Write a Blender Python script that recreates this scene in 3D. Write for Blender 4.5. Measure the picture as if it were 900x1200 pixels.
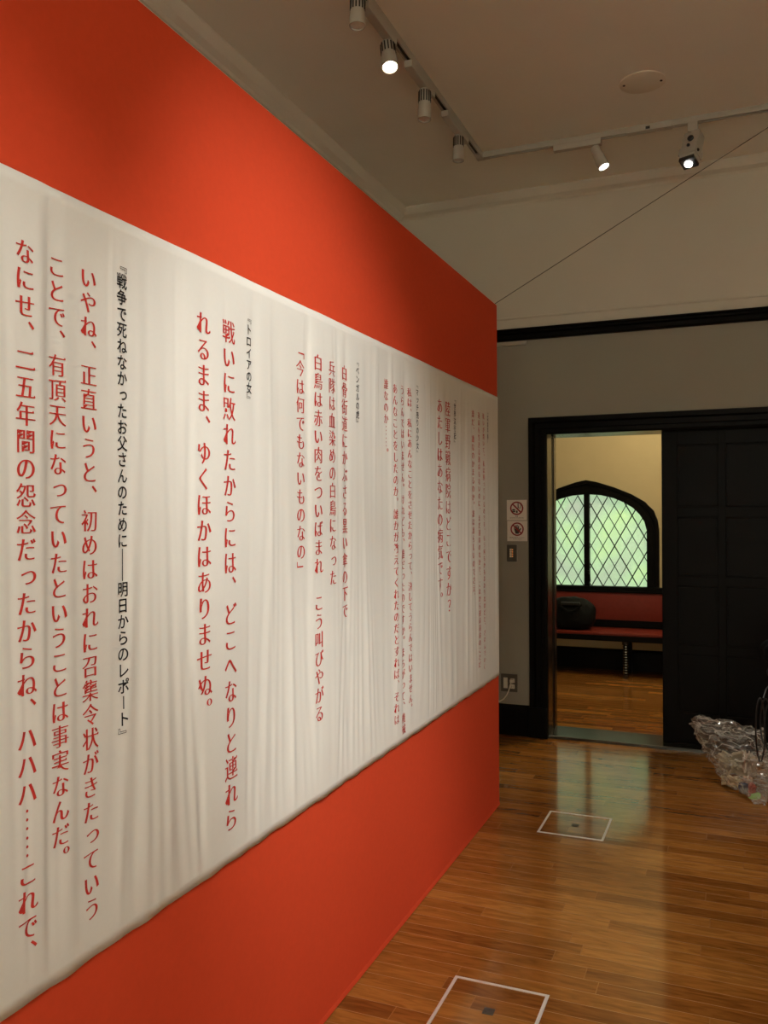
import bpy, bmesh, math, random
import numpy as np
from mathutils import Vector, Matrix
from mathutils.geometry import tessellate_polygon
PI = math.pi
scn = bpy.context.scene
for o in list(bpy.data.objects): bpy.data.objects.remove(o)
COL = scn.collection

# ------------------------------------------------------------------ camera
F_PX, PITCH, ROLL, YAW = 1002.107, -0.0004, -0.0054, 0.3911
CAM = Vector((1.0887, 0.0, 1.45))
fw = Vector((-math.sin(YAW)*math.cos(PITCH), math.cos(YAW)*math.cos(PITCH), math.sin(PITCH)))
r0 = Vector((math.cos(YAW), math.sin(YAW), 0)); u0 = r0.cross(fw)
rt = r0*math.cos(ROLL) + u0*math.sin(ROLL); up = rt.cross(fw)
cd = bpy.data.cameras.new('camera'); cam = bpy.data.objects.new('camera', cd); COL.objects.link(cam)
cam.matrix_world = Matrix(((rt.x, up.x, -fw.x, CAM.x), (rt.y, up.y, -fw.y, CAM.y), (rt.z, up.z, -fw.z, CAM.z), (0, 0, 0, 1)))
cd.sensor_fit = 'VERTICAL'; cd.sensor_height = 36; cd.lens = 36*F_PX/1200; cd.clip_start = 0.02
scn.camera = cam

# ------------------------------------------------------------------ world and exposure
w = bpy.data.worlds.new('World'); scn.world = w; w.use_nodes = True
w.node_tree.nodes['Background'].inputs[0].default_value = (0.75, 0.95, 0.85, 1)
w.node_tree.nodes['Background'].inputs[1].default_value = 0.6
vs = scn.view_settings
vs.view_transform = 'Standard'; vs.look = 'None'; vs.gamma = 1; vs.use_curve_mapping = False; vs.exposure = 0.0
scn.cycles.use_denoising = True
scn.cycles.max_bounces = 10; scn.cycles.diffuse_bounces = 6; scn.cycles.glossy_bounces = 5
scn.cycles.transparent_max_bounces = 16; scn.cycles.sample_clamp_indirect = 4
scn.cycles.caustics_reflective = False; scn.cycles.caustics_refractive = False

# lamp powers (the lamps, some of them added fill, are built with their fittings further down)
WARM = (1.0, 0.975, 0.925); COOL = (1.0, 0.94, 0.84)
P_WALL = 262; P_FAR = 72; P_FLOOR = 110; P_FILL = 590; P_FOOT_FILL = 190; P_PASSAGE = 66; PANE_E = 1.05

def spot_light(name, loc, target, power, angle, blend, col, r=0.03):
    d = bpy.data.lights.new(name, 'SPOT'); d.energy = power; d.color = col; d.spot_size = math.radians(angle)
    d.spot_blend = blend; d.shadow_soft_size = r
    o = bpy.data.objects.new(name, d); COL.objects.link(o); o.location = loc
    o.rotation_euler = (Vector(target)-Vector(loc)).to_track_quat('-Z', 'Y').to_euler()
    return o

# ------------------------------------------------------------------ helpers
def tag(o, label=None, cat=None, group=None, kind=None):
    if label: o['label'] = label
    if cat: o['category'] = cat
    if group: o['group'] = group
    if kind: o['kind'] = kind
    return o
def empty(name, loc, label=None, cat=None, group=None, kind=None):
    o = bpy.data.objects.new(name, None); COL.objects.link(o); o.location = loc; o.empty_display_size = .05
    return tag(o, label, cat, group, kind)
def bring(o, parent):
    """parent without moving: all part meshes are written in the frame of their thing"""
    o.parent = parent
class MB:
    def __init__(s): s.bm = bmesh.new()
    def box(s, a, b, bevel=0):
        x0, y0, z0 = a; x1, y1, z1 = b
        t = bmesh.new(); bmesh.ops.create_cube(t, size=1)
        for v in t.verts: v.co = Vector(((x0+x1)/2+v.co.x*(x1-x0), (y0+y1)/2+v.co.y*(y1-y0), (z0+z1)/2+v.co.z*(z1-z0)))
        if bevel: bmesh.ops.bevel(t, geom=t.edges[:], offset=bevel, segments=2, affect='EDGES', profile=.6)
        return s.merge(t)
    def merge(s, t, M=None):
        if M is not None: t.transform(M)
        me = bpy.data.meshes.new('tmp'); t.to_mesh(me); t.free(); s.bm.from_mesh(me); bpy.data.meshes.remove(me); return s
    def lathe(s, prof, n=32, M=None, cap=True):
        t = bmesh.new(); rings = []
        for r, z in prof: rings.append([t.verts.new((r*math.cos(2*PI*k/n), r*math.sin(2*PI*k/n), z)) for k in range(n)])
        for a, b in zip(rings, rings[1:]):
            for k in range(n): t.faces.new((a[k], a[(k+1) % n], b[(k+1) % n], b[k]))
        if cap:
            t.faces.new(rings[0][::-1]); t.faces.new(rings[-1])
        bmesh.ops.recalc_face_normals(t, faces=t.faces[:])
        return s.merge(t, M)
    def tube(s, pts, r, n=10, closed=False):
        t = bmesh.new(); pts = [Vector(p) for p in pts]; rings = []; N = len(pts); nrm = None
        for i, p in enumerate(pts):
            if closed: d = pts[(i+1) % N]-pts[i-1]
            else: d = pts[min(i+1, N-1)]-pts[max(i-1, 0)]
            d.normalize()
            if nrm is None:
                nrm = d.orthogonal().normalized()
            else:
                nrm = (nrm-d*nrm.dot(d)); nrm = nrm.normalized() if nrm.length > 1e-6 else d.orthogonal().normalized()
            bn = d.cross(nrm)
            rr = r[i] if hasattr(r, '__len__') else r
            rings.append([t.verts.new(p+(nrm*math.cos(2*PI*k/n)+bn*math.sin(2*PI*k/n))*rr) for k in range(n)])
        M_ = N if closed else N-1
        for i in range(M_):
            a, b = rings[i], rings[(i+1) % N]
            for k in range(n): t.faces.new((a[k], a[(k+1) % n], b[(k+1) % n], b[k]))
        if not closed: t.faces.new(rings[0][::-1]); t.faces.new(rings[-1])
        bmesh.ops.recalc_face_normals(t, faces=t.faces[:])
        return s.merge(t)
    def prism(s, poly, axis, a, b):
        """polygon in the two other axes, extruded along axis between a and b"""
        t = bmesh.new()
        def P(u, v, q): return {'x': (q, u, v), 'y': (u, q, v), 'z': (u, v, q)}[axis]
        A = [t.verts.new(P(u, v, a)) for u, v in poly]; B = [t.verts.new(P(u, v, b)) for u, v in poly]
        t.faces.new(A); t.faces.new(B[::-1])
        for i in range(len(poly)):
            j = (i+1) % len(poly); t.faces.new((A[i], B[i], B[j], A[j]))
        bmesh.ops.recalc_face_normals(t, faces=t.faces[:])
        return s.merge(t)
    def build(s, name, mat, parent=None, smooth=False, loc=None):
        me = bpy.data.meshes.new(name); s.bm.to_mesh(me); s.bm.free(); me.materials.append(mat)
        if smooth:
            for p in me.polygons: p.use_smooth = True
            try: me.set_sharp_from_angle(angle=math.radians(38))
            except Exception: pass
        o = bpy.data.objects.new(name, me); COL.objects.link(o)
        if loc is not None: o.location = loc
        if parent is not None: o.parent = parent
        return o
def shift(mb, v):
    mb.bm.transform(Matrix.Translation(Vector(v))); return mb
def raw(name, verts, faces, mat, parent=None, smooth=False):
    me = bpy.data.meshes.new(name); me.from_pydata([tuple(v) for v in verts], [], faces); me.update(); me.materials.append(mat)
    if smooth:
        for p in me.polygons: p.use_smooth = True
    o = bpy.data.objects.new(name, me); COL.objects.link(o)
    if parent is not None: o.parent = parent
    return o

# ------------------------------------------------------------------ materials
MATS = {}
def mat(name, col, rough=.6, metal=0, spec=.5, noise=None, bump=None, emit=None, coat=0, sheen=0):
    m = bpy.data.materials.new(name); m.use_nodes = True; nt = m.node_tree; n = nt.nodes; b = n['Principled BSDF']
    b.inputs['Base Color'].default_value = (*col, 1); b.inputs['Roughness'].default_value = rough
    b.inputs['Metallic'].default_value = metal; b.inputs['Specular IOR Level'].default_value = spec
    b.inputs['Coat Weight'].default_value = coat; b.inputs['Coat Roughness'].default_value = .12
    if sheen: b.inputs['Sheen Weight'].default_value = sheen
    tc = n.new('ShaderNodeTexCoord')
    if noise:
        sc, amt = noise[:2]
        t = n.new('ShaderNodeTexNoise'); t.inputs['Scale'].default_value = sc; t.inputs['Detail'].default_value = 6
        mp = n.new('ShaderNodeMapping'); nt.links.new(tc.outputs['Object'], mp.inputs[0])
        if len(noise) > 2: mp.inputs['Scale'].default_value = noise[2]
        nt.links.new(mp.outputs[0], t.inputs['Vector'])
        mx = n.new('ShaderNodeMix'); mx.data_type = 'RGBA'
        mx.inputs[6].default_value = tuple(c*(1-amt) for c in col)+(1,); mx.inputs[7].default_value = tuple(min(1, c*(1+amt)) for c in col)+(1,)
        nt.links.new(t.outputs['Fac'], mx.inputs[0]); nt.links.new(mx.outputs[2], b.inputs['Base Color'])
    if bump:
        sc, st, dist = bump
        t = n.new('ShaderNodeTexNoise'); t.inputs['Scale'].default_value = sc; t.inputs['Detail'].default_value = 4
        nt.links.new(tc.outputs['Object'], t.inputs['Vector'])
        bp = n.new('ShaderNodeBump'); bp.inputs['Strength'].default_value = st; bp.inputs['Distance'].default_value = dist
        nt.links.new(t.outputs['Fac'], bp.inputs['Height']); nt.links.new(bp.outputs[0], b.inputs['Normal'])
    if emit:
        b.inputs['Emission Color'].default_value = (*emit[0], 1); b.inputs['Emission Strength'].default_value = emit[1]
    MATS[name] = m
    return m
M_red = mat('red_fabric', (.63, .062, .020), .9, spec=.2, noise=(60, .06), bump=(900, .15, .0006))
M_cloth = mat('white_banner_cloth', (.78, .775, .72), .75, spec=.25, noise=(120, .02), sheen=.15)
M_tred = mat('red_print', (.50, .036, .027), .8, spec=.2)
M_tblk = mat('black_print', (.015, .014, .014), .8, spec=.2)
M_ceil = mat('ceiling_plaster', (.84, .84, .76), .9, spec=.2, noise=(2.5, .05), bump=(40, .15, .002))
M_wall = mat('wall_plaster', (.30, .285, .235), .9, spec=.2, noise=(3, .05), bump=(60, .12, .002))
M_tan = mat('tan_plaster', (.50, .40, .235), .9, spec=.2, noise=(3.2, .10), bump=(30, .2, .003))
M_dark = mat('dark_stained_wood', (.0030, .0024, .0019), .42, spec=.07, noise=(6, .35, (14, 14, 1)), bump=(30, .08, .001))
M_upper = mat('upper_wall_plaster', (.64, .615, .53), .9, spec=.2, noise=(2.5, .05), bump=(40, .15, .002))
M_gloss = mat('dark_polished_wood', (.014, .0105, .0085), .25, spec=.75, bump=(30, .06, .001))
M_white = mat('white_painted_metal', (.44, .42, .36), .45, spec=.4)
M_shade = mat('slot_black', (.02, .018, .016), .6)
M_blackpl = mat('black_plastic', (.012, .012, .013), .4)
M_bagcloth = mat('black_nylon', (.0045, .0048, .005), .6, spec=.12, bump=(300, .3, .001))
M_alu = mat('aluminium', (.90, .88, .84), .45, metal=.55, bump=(400, .05, .0005))
M_leather = mat('red_leather', (.17, .020, .012), .45, spec=.3, noise=(30, .18), bump=(120, .25, .001))
M_plate = mat('bronze_plate', (.085, .075, .06), .45, metal=.4)
M_ivory = mat('ivory_plastic', (.68, .63, .52), .4)
M_sign = mat('sign_white', (.88, .85, .79), .45)
M_signred = mat('sign_red', (.28, .012, .016), .5)
M_signblk = mat('sign_black', (.02, .02, .02), .5)
M_lamp = mat('lamp_lens_warm', (1, .9, .75), .3, emit=((1, .86, .62), 14))
M_lampc = mat('lamp_lens_cool', (1, 1, 1), .3, emit=((1, .96, .9), 14))
M_lens_off = mat('lamp_lens_off', (.75, .7, .62), .12, spec=.8)
M_amber = mat('pilot_lamp', (.8, .35, .12), .4, emit=((1, .40, .12), .35))
M_wire = mat('steel_wire', (.05, .045, .04), .35, metal=.3)

def wood_floor(name, tint=1.0, rough=.11):
    m = bpy.data.materials.new(name); m.use_nodes = True; nt = m.node_tree; n = nt.nodes; L = nt.links; b = n['Principled BSDF']
    tc = n.new('ShaderNodeTexCoord')
    br = n.new('ShaderNodeTexBrick'); br.offset = 0; br.offset_frequency = 2; br.squash = 1
    br.inputs['Scale'].default_value = 1; br.inputs['Brick Width'].default_value = .74; br.inputs['Row Height'].default_value = .0705
    br.inputs['Mortar Size'].default_value = .0017; br.inputs['Mortar Smooth'].default_value = .3; br.inputs['Bias'].default_value = 0
    br.inputs['Color1'].default_value = (0, 0, 0, 1); br.inputs['Color2'].default_value = (1, 1, 1, 1); br.inputs['Mortar'].default_value = (.5, .5, .5, 1)
    sy = n.new('ShaderNodeSeparateXYZ'); L.new(tc.outputs['Object'], sy.inputs[0])
    dv = n.new('ShaderNodeMath'); dv.operation = 'DIVIDE'; dv.inputs[1].default_value = .0705; L.new(sy.outputs[1], dv.inputs[0])
    fl_ = n.new('ShaderNodeMath'); fl_.operation = 'FLOOR'; L.new(dv.outputs[0], fl_.inputs[0])
    wn = n.new('ShaderNodeTexWhiteNoise'); wn.noise_dimensions = '1D'; L.new(fl_.outputs[0], wn.inputs['W'])
    sh = n.new('ShaderNodeMath'); sh.operation = 'MULTIPLY_ADD'; sh.inputs[1].default_value = .9; L.new(wn.outputs['Value'], sh.inputs[0]); L.new(sy.outputs[0], sh.inputs[2])
    cb = n.new('ShaderNodeCombineXYZ'); L.new(sh.outputs[0], cb.inputs[0]); L.new(sy.outputs[1], cb.inputs[1]); L.new(cb.outputs[0], br.inputs['Vector'])
    bw = n.new('ShaderNodeSeparateColor'); L.new(br.outputs['Color'], bw.inputs[0])
    # grain stretched along the boards, shifted per board
    sx = n.new('ShaderNodeSeparateXYZ'); L.new(tc.outputs['Object'], sx.inputs[0])
    ad = n.new('ShaderNodeMath'); ad.operation = 'MULTIPLY_ADD'; ad.inputs[1].default_value = 37; L.new(bw.outputs[0], ad.inputs[0]); L.new(sx.outputs[2], ad.inputs[2])
    cx = n.new('ShaderNodeCombineXYZ'); L.new(sx.outputs[0], cx.inputs[0]); L.new(sx.outputs[1], cx.inputs[1]); L.new(ad.outputs[0], cx.inputs[2])
    mp = n.new('ShaderNodeMapping'); mp.inputs['Scale'].default_value = (3.2, 20, 1); L.new(cx.outputs[0], mp.inputs[0])
    g = n.new('ShaderNodeTexNoise'); g.inputs['Scale'].default_value = 2.2; g.inputs['Detail'].default_value = 7; g.inputs['Distortion'].default_value = 1.2
    L.new(mp.outputs[0], g.inputs['Vector'])
    cr = n.new('ShaderNodeValToRGB'); L.new(bw.outputs[0], cr.inputs[0])
    e = cr.color_ramp.elements; e[0].position = 0; e[1].position = 1
    cols = [(.190, .068, .0135), (.26, .099, .019), (.305, .124, .024), (.385, .168, .036)]
    e[0].color = (*[c*tint for c in cols[0]], 1); e[1].color = (*[c*tint for c in cols[3]], 1)
    for pz, c in ((.35, cols[1]), (.7, cols[2])):
        q = e.__class__.new if False else cr.color_ramp.elements.new(pz); q.color = (*[k*tint for k in c], 1)
    gr = n.new('ShaderNodeValToRGB'); L.new(g.outputs['Fac'], gr.inputs[0])
    gr.color_ramp.elements[0].position = .30; gr.color_ramp.elements[0].color = (.66, .62, .58, 1)
    gr.color_ramp.elements[1].position = .62; gr.color_ramp.elements[1].color = (1.1, 1.1, 1.1, 1)
    mx = n.new('ShaderNodeMix'); mx.data_type = 'RGBA'; mx.blend_type = 'MULTIPLY'; mx.inputs[0].default_value = 1
    L.new(cr.outputs[0], mx.inputs[6]); L.new(gr.outputs[0], mx.inputs[7])
    fc = n.new('ShaderNodeMath'); fc.operation = 'FRACT'; L.new(dv.outputs[0], fc.inputs[0])
    pp = n.new('ShaderNodeMath'); pp.operation = 'PINGPONG'; pp.inputs[1].default_value = .5; L.new(fc.outputs[0], pp.inputs[0])
    lt = n.new('ShaderNodeMath'); lt.operation = 'LESS_THAN'; lt.inputs[1].default_value = .016; L.new(pp.outputs[0], lt.inputs[0])
    q1 = n.new('ShaderNodeMath'); q1.operation = 'MULTIPLY'; q1.inputs[1].default_value = .22; L.new(br.outputs['Fac'], q1.inputs[0])
    q2 = n.new('ShaderNodeMath'); q2.operation = 'MULTIPLY'; q2.inputs[1].default_value = .75; L.new(lt.outputs[0], q2.inputs[0])
    gm = n.new('ShaderNodeMath'); gm.operation = 'MAXIMUM'; L.new(q1.outputs[0], gm.inputs[0]); L.new(q2.outputs[0], gm.inputs[1])
    gap_glint = n.new('ShaderNodeMix'); gap_glint.data_type = 'RGBA'; L.new(gm.outputs[0], gap_glint.inputs[0]); L.new(mx.outputs[2], gap_glint.inputs[6])
    gap_glint.inputs[7].default_value = (.44*tint, .24*tint, .10*tint, 1)  # pale joint lines: reflections along the board edges put into the colour
    L.new(gap_glint.outputs[2], b.inputs['Base Color'])
    b.inputs['Roughness'].default_value = rough; b.inputs['Specular IOR Level'].default_value = .55
    # every board lies at a very slightly different tilt; gaps are shallow grooves
    b1 = n.new('ShaderNodeBump'); b1.inputs['Strength'].default_value = .35; b1.inputs['Distance'].default_value = .0012; b1.invert = True
    L.new(br.outputs['Fac'], b1.inputs['Height'])
    wv = n.new('ShaderNodeTexNoise'); wv.inputs['Scale'].default_value = 1; wv.inputs['Detail'].default_value = 2
    mp2 = n.new('ShaderNodeMapping'); mp2.inputs['Scale'].default_value = (3, 16, 1); L.new(cx.outputs[0], mp2.inputs[0]); L.new(mp2.outputs[0], wv.inputs['Vector'])
    b2 = n.new('ShaderNodeBump'); b2.inputs['Strength'].default_value = .12; b2.inputs['Distance'].default_value = .004
    L.new(wv.outputs['Fac'], b2.inputs['Height']); L.new(b1.outputs[0], b2.inputs['Normal']); L.new(b2.outputs[0], b.inputs['Normal'])
    MATS[name] = m
    return m
M_floor = wood_floor('polished_oak_strip_floor')
M_hatch = M_floor

def pane_material():
    m = bpy.data.materials.new('obscured_window_glass'); m.use_nodes = True; nt = m.node_tree; n = nt.nodes; L = nt.links; b = n['Principled BSDF']
    tc = n.new('ShaderNodeTexCoord')
    t = n.new('ShaderNodeTexNoise'); t.inputs['Scale'].default_value = 2.0; t.inputs['Detail'].default_value = 2.0; L.new(tc.outputs['Object'], t.inputs['Vector'])
    cr = n.new('ShaderNodeValToRGB'); L.new(t.outputs['Fac'], cr.inputs[0]); e = cr.color_ramp.elements
    e[0].position = .30; e[0].color = (.36, .45, .34, 1); e[1].position = .68; e[1].color = (.52, .82, .29, 1)
    q = e.new(.5); q.color = (.42, .66, .36, 1)
    f = n.new('ShaderNodeTexNoise'); f.inputs['Scale'].default_value = 34; f.inputs['Detail'].default_value = 3; f.inputs['Distortion'].default_value = 2.5; L.new(tc.outputs['Object'], f.inputs['Vector'])
    mr = n.new('ShaderNodeMapRange'); mr.inputs['From Min'].default_value = .3; mr.inputs['From Max'].default_value = .7; mr.inputs['To Min'].default_value = .88; mr.inputs['To Max'].default_value = 1.08
    L.new(f.outputs['Fac'], mr.inputs[0])
    mx = n.new('ShaderNodeMix'); mx.data_type = 'RGBA'; mx.blend_type = 'MULTIPLY'; mx.inputs[0].default_value = 1
    L.new(cr.outputs[0], mx.inputs[6]); L.new(mr.outputs[0], mx.inputs[7])
    b.inputs['Base Color'].default_value = (.3, .32, .3, 1); b.inputs['Roughness'].default_value = .15
    L.new(mx.outputs[2], b.inputs['Emission Color']); b.inputs['Emission Strength'].default_value = PANE_E  # daylight and foliage beyond the window painted as glow in the pane
    bp = n.new('ShaderNodeBump'); bp.inputs['Strength'].default_value = .4; bp.inputs['Distance'].default_value = .003; L.new(f.outputs['Fac'], bp.inputs['Height']); L.new(bp.outputs[0], b.inputs['Normal'])
    return m
M_pane = pane_material()

def plastic_material():
    m = bpy.data.materials.new('clear_plastic_film'); m.use_nodes = True; nt = m.node_tree; n = nt.nodes; L = nt.links
    out = n['Material Output']; b = n['Principled BSDF']
    b.inputs['Base Color'].default_value = (.74, .70, .62, 1); b.inputs['Roughness'].default_value = .13; b.inputs['Specular IOR Level'].default_value = 1.0
    tr = n.new('ShaderNodeBsdfTransparent'); tr.inputs[0].default_value = (.95, .94, .92, 1)
    fr = n.new('ShaderNodeLayerWeight'); fr.inputs['Blend'].default_value = .35
    mr = n.new('ShaderNodeMapRange'); mr.inputs['To Min'].default_value = .06; mr.inputs['To Max'].default_value = .50; L.new(fr.outputs['Facing'], mr.inputs[0])
    mx = n.new('ShaderNodeMixShader'); tc = n.new('ShaderNodeTexCoord'); cn = n.new('ShaderNodeTexNoise'); cn.inputs['Scale'].default_value = 1; cn.inputs['Detail'].default_value = 2.5; cn.inputs['Distortion'].default_value = 1.0; cm = n.new('ShaderNodeMapping'); cm.inputs['Rotation'].default_value = (0, math.radians(35), .3); cm.inputs['Scale'].default_value = (4, 10, 11); L.new(tc.outputs['Object'], cm.inputs[0]); L.new(cm.outputs[0], cn.inputs['Vector'])
    sb = n.new('ShaderNodeMath'); sb.operation = 'SUBTRACT'; sb.inputs[1].default_value = .5; L.new(cn.outputs['Fac'], sb.inputs[0])
    ab = n.new('ShaderNodeMath'); ab.operation = 'ABSOLUTE'; L.new(sb.outputs[0], ab.inputs[0])
    m2 = n.new('ShaderNodeMapRange'); m2.inputs['From Min'].default_value = 0; m2.inputs['From Max'].default_value = .022; m2.inputs['To Min'].default_value = .42; m2.inputs['To Max'].default_value = 0; L.new(ab.outputs[0], m2.inputs[0])
    sm = n.new('ShaderNodeMath'); sm.operation = 'ADD'; sm.use_clamp = True; L.new(mr.outputs[0], sm.inputs[0]); L.new(m2.outputs[0], sm.inputs[1])
    L.new(sm.outputs[0], mx.inputs[0]); L.new(tr.outputs[0], mx.inputs[1]); L.new(b.outputs[0], mx.inputs[2]); L.new(mx.outputs[0], out.inputs[0])
    return m
M_film = plastic_material()

# ------------------------------------------------------------------ room shell
D = 5.4484; CZ = 3.5; XL, XR, YF = -1.03, 4.2, -3.2; WT = .262      # back wall face, ceiling, side walls, wall behind camera, wall thickness
Y1, ZT = 4.1143, 2.4648                                            # far end and top of the red partition
OX0, OX1, OZ = -.028, 1.42, 1.936                                  # doorway
P0, P1, PF, PC = -3.2, 3.6, 8.0, 3.2                               # passage: left, right, far wall, ceiling
def struct(mb, name, m, smooth=False): return tag(mb.build(name, m, smooth=smooth), kind='structure')
fl = MB(); fl.box((XL-.1, YF-.1, -.1), (XR+.1, D+WT+.005, 0)); struct(fl, 'floor', M_floor)
fl = MB(); fl.box((P0-.1, D+WT+.005, -.1), (P1+.1, PF+.2, 0)); struct(fl, 'floor', M_floor)
c = MB(); c.box((XL-.1, YF-.1, CZ), (XR+.1, D+.02, CZ+.1)); struct(c, 'ceiling', M_ceil)
c = MB(); c.box((P0-.1, D+WT, PC), (P1+.1, PF+.2, PC+.1)); struct(c, 'ceiling', M_ceil)
b = MB(); b.box((P0, D, 0), (OX0-.6, D+WT, CZ)); b.box((OX0-.6, D, 0), (OX0-.012, D+.132, CZ)); b.box((OX0-.6, D+.132, OZ+.012), (OX0-.012, D+.215, CZ)); b.box((OX0-.6, D+.215, 0), (OX0-.012, D+WT, CZ)); b.box((OX1+.012, D, 0), (XR+.1, D+WT, CZ)); b.box((OX0-.012, D, OZ+.012), (OX1+.012, D+WT, CZ)); struct(b, 'wall_back', M_wall)
b = MB(); b.box((XL-.1, YF, 0), (XL, D, CZ)); struct(b, 'wall_left', M_ceil)
b = MB(); b.box((XR, YF, 0), (XR+.1, D, CZ)); struct(b, 'wall_right', M_ceil)
b = MB(); b.box((XL-.1, YF-.1, 0), (XR+.1, YF, CZ)); struct(b, 'wall_front', M_ceil)
# plaster cornice at the ceiling: a cove on the back and left walls
cv = [(0, 3.425), (-.012, 3.425), (-.02, 3.437), (-.05, 3.452), (-.068, 3.478), (-.075, 3.49), (-.075, 3.5), (0, 3.5)]
m = MB(); m.prism([(D+a, z) for a, z in cv], 'x', XL, XR); struct(m, 'trim_1', M_upper)
m = MB(); m.prism([(XL-a, z) for a, z in cv], 'y', YF, D); struct(m, 'trim_2', M_ceil)
# upper wall is plastered lighter and steps forward just above the dark rail
m = MB(); m.prism([(D, 2.622), (D-.022, 2.622), (D-.022, 2.684), (D-.030, 2.690), (D-.030, 2.698), (D-.012, 2.704), (D-.010, 3.43), (D, 3.43)], 'x', XL, XR); struct(m, 'trim_3', M_upper)
m = MB(); m.prism([(D, 2.55), (D-.024, 2.55), (D-.030, 2.562), (D-.030, 2.585), (D-.042, 2.592), (D-.042, 2.606), (D-.052, 2.612), (D-.052, 2.621), (D, 2.621)], 'x', XL, XR); struct(m, 'trim_4', M_dark)
# white picture hanging rail ends beside the partition
m = MB(); m.box((XL, D-.016, 2.522), (-.158, D, 2.546), .002); m.box((XL, D-.020, 2.522), (-.158, D-.012, 2.528)); tag(m.build('picture_hanging_rail', M_white), 'short white picture hanging rail under the black wall moulding, ending near the red partition', 'rail')
# skirting
sk = lambda q: [(D, 0), (D-q, 0), (D-q, .15), (D-q+.008, .172), (D-q+.012, .188), (D, .195)]
m = MB(); m.prism(sk(.028), 'x', XL, -.150); struct(m, 'baseboard_back', M_dark)
m = MB(); m.prism(sk(.028), 'x', OX1+.12, XR); struct(m, 'baseboard_back', M_dark)
# ------------------------------------------------------------------ doorway: casing, reveals, threshold, sliding leaves
def casing_profile(q):  # (outward distance from opening, depth)
    return [(0, 0), (0, -.026), (.010, -.030), (.034, -.030), (.042, -.022), (.074, -.022), (.084, -.034), (.112, -.034), (.117, -.026), (.117, 0)]
cp = casing_profile(0)
m = MB()
m.prism([(OX0-a, D+d) for a, d in cp], 'z', 0, OZ)
m.prism([(OX1+a, D+d) for a, d in cp], 'z', 0, OZ)
def mitred_head(m):
    t = bmesh.new(); A = []; B = []
    for a, d in cp:
        A.append(t.verts.new((OX0-a, D+d, OZ+a*.94))); B.append(t.verts.new((OX1+a, D+d, OZ+a*.94)))
    n = len(cp)
    for i in range(n):
        j = (i+1) % n; t.faces.new((A[i], A[j], B[j], B[i]))
    t.faces.new(A); t.faces.new(B[::-1]); bmesh.ops.recalc_face_normals(t, faces=t.faces[:]); m.merge(t)
    for x, s in ((OX0, -1), (OX1, 1)):   # jamb tops meet the head in a mitre
        t = bmesh.new(); A = []; B = []
        for a, d in cp:
            A.append(t.verts.new((x+s*a, D+d, OZ-.0001))); B.append(t.verts.new((x+s*a, D+d, OZ+a*.94)))
        for i in range(n):
            j = (i+1) % n; t.faces.new((A[i], A[j], B[j], B[i]))
        t.faces.new(A); t.faces.new(B[::-1]); bmesh.ops.recalc_face_normals(t, faces=t.faces[:]); m.merge(t)
mitred_head(m)
m.box((OX0-.122, D-.042, 0), (OX0+.0, D-.001, .192), .004)      # plinth blocks
m.box((OX1-.0, D-.042, 0), (OX1+.122, D-.001, .192), .004)
struct(m, 'trim_5', M_dark)
m = MB()   # reveals lining the opening
m.box((OX0-.012, D-.02, 0), (OX0, D+.132, OZ)); m.box((OX0-.012, D+.215, 0), (OX0, D+WT+.02, OZ))
m.box((OX1, D-.02, 0), (OX1+.012, D+WT+.02, OZ)); m.box((OX0, D-.02, OZ-.0), (OX1, D+WT+.02, OZ+.012))
struct(m, 'trim_6', M_gloss)
m = MB(); m.prism([(D-.012, 0), (D-.012, .0165), (D-.009, .018), (D+WT-.006, .018), (D+WT+.012, .008), (D+WT+.012, 0)], 'x', OX0, OX1)
struct(m, 'trim_7', mat('worn_threshold', (.07, .067, .057), .22, metal=.3, bump=(50, .1, .001)))
# sliding leaf (right, closed across half of the opening)
def sliding_leaf(name, x0, x1, y0, y1, label):
    t = empty(name, ((x0+x1)/2, (y0+y1)/2, .02), kind='structure')
    ox, oy, oz = t.location
    m = MB(); z0, z1 = .022, OZ-.0005; yc = (y0+y1)/2
    xs = [x0+.092, x0+.325, x0+.37, x0+.58]
    xs[3] = x1-.095
    zs = [(.205, .567), (.625, .985), (1.045, 1.405), (1.47, 1.85)]
    m.box((x0, y0, z0), (xs[0], y1, z1), .003); m.box((xs[3], y0, z0), (x1, y1, z1), .003); m.box((xs[1], y0, z0), (xs[2], y1, z1), .003)
    edges = [z0]+[v for z in zs for v in z]+[z1]
    for k in range(0, len(edges), 2): m.box((xs[0]-.002, y0+.0005, edges[k]), (xs[3]+.002, y1-.0005, edges[k+1]), .003)
    shift(m, (-ox, -oy, -oz)).build('frame', M_dark, t)
    for xa, xb in ((xs[0], xs[1]), (xs[2], xs[3])):
        for za, zb in zs:
            m = MB(); m.box((xa-.006, y0+.007, za-.006), (xb+.006, y1-.007, zb+.006))
            for a0, b0, a1, b1 in ((xa, za, xb, za+.010), (xa, zb-.010, xb, zb), (xa, za, xa+.010, zb), (xb-.010, za, xb, zb)): m.box((a0, y0+.003, b0), (a1, y0+.008, b1), .0015)
            shift(m, (-ox, -oy, -oz)).build('panel', M_dark, t)
    return t
sliding_leaf('door_1', .660, OX1-.002, D+.10, D+.140, '')
m = MB(); m.box((OX0-.59, D+.137, .022), (OX0-.004, D+.210, OZ-.004), .002)   # leaf slid back into its pocket
struct(m, 'door_2', M_dark)

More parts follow.
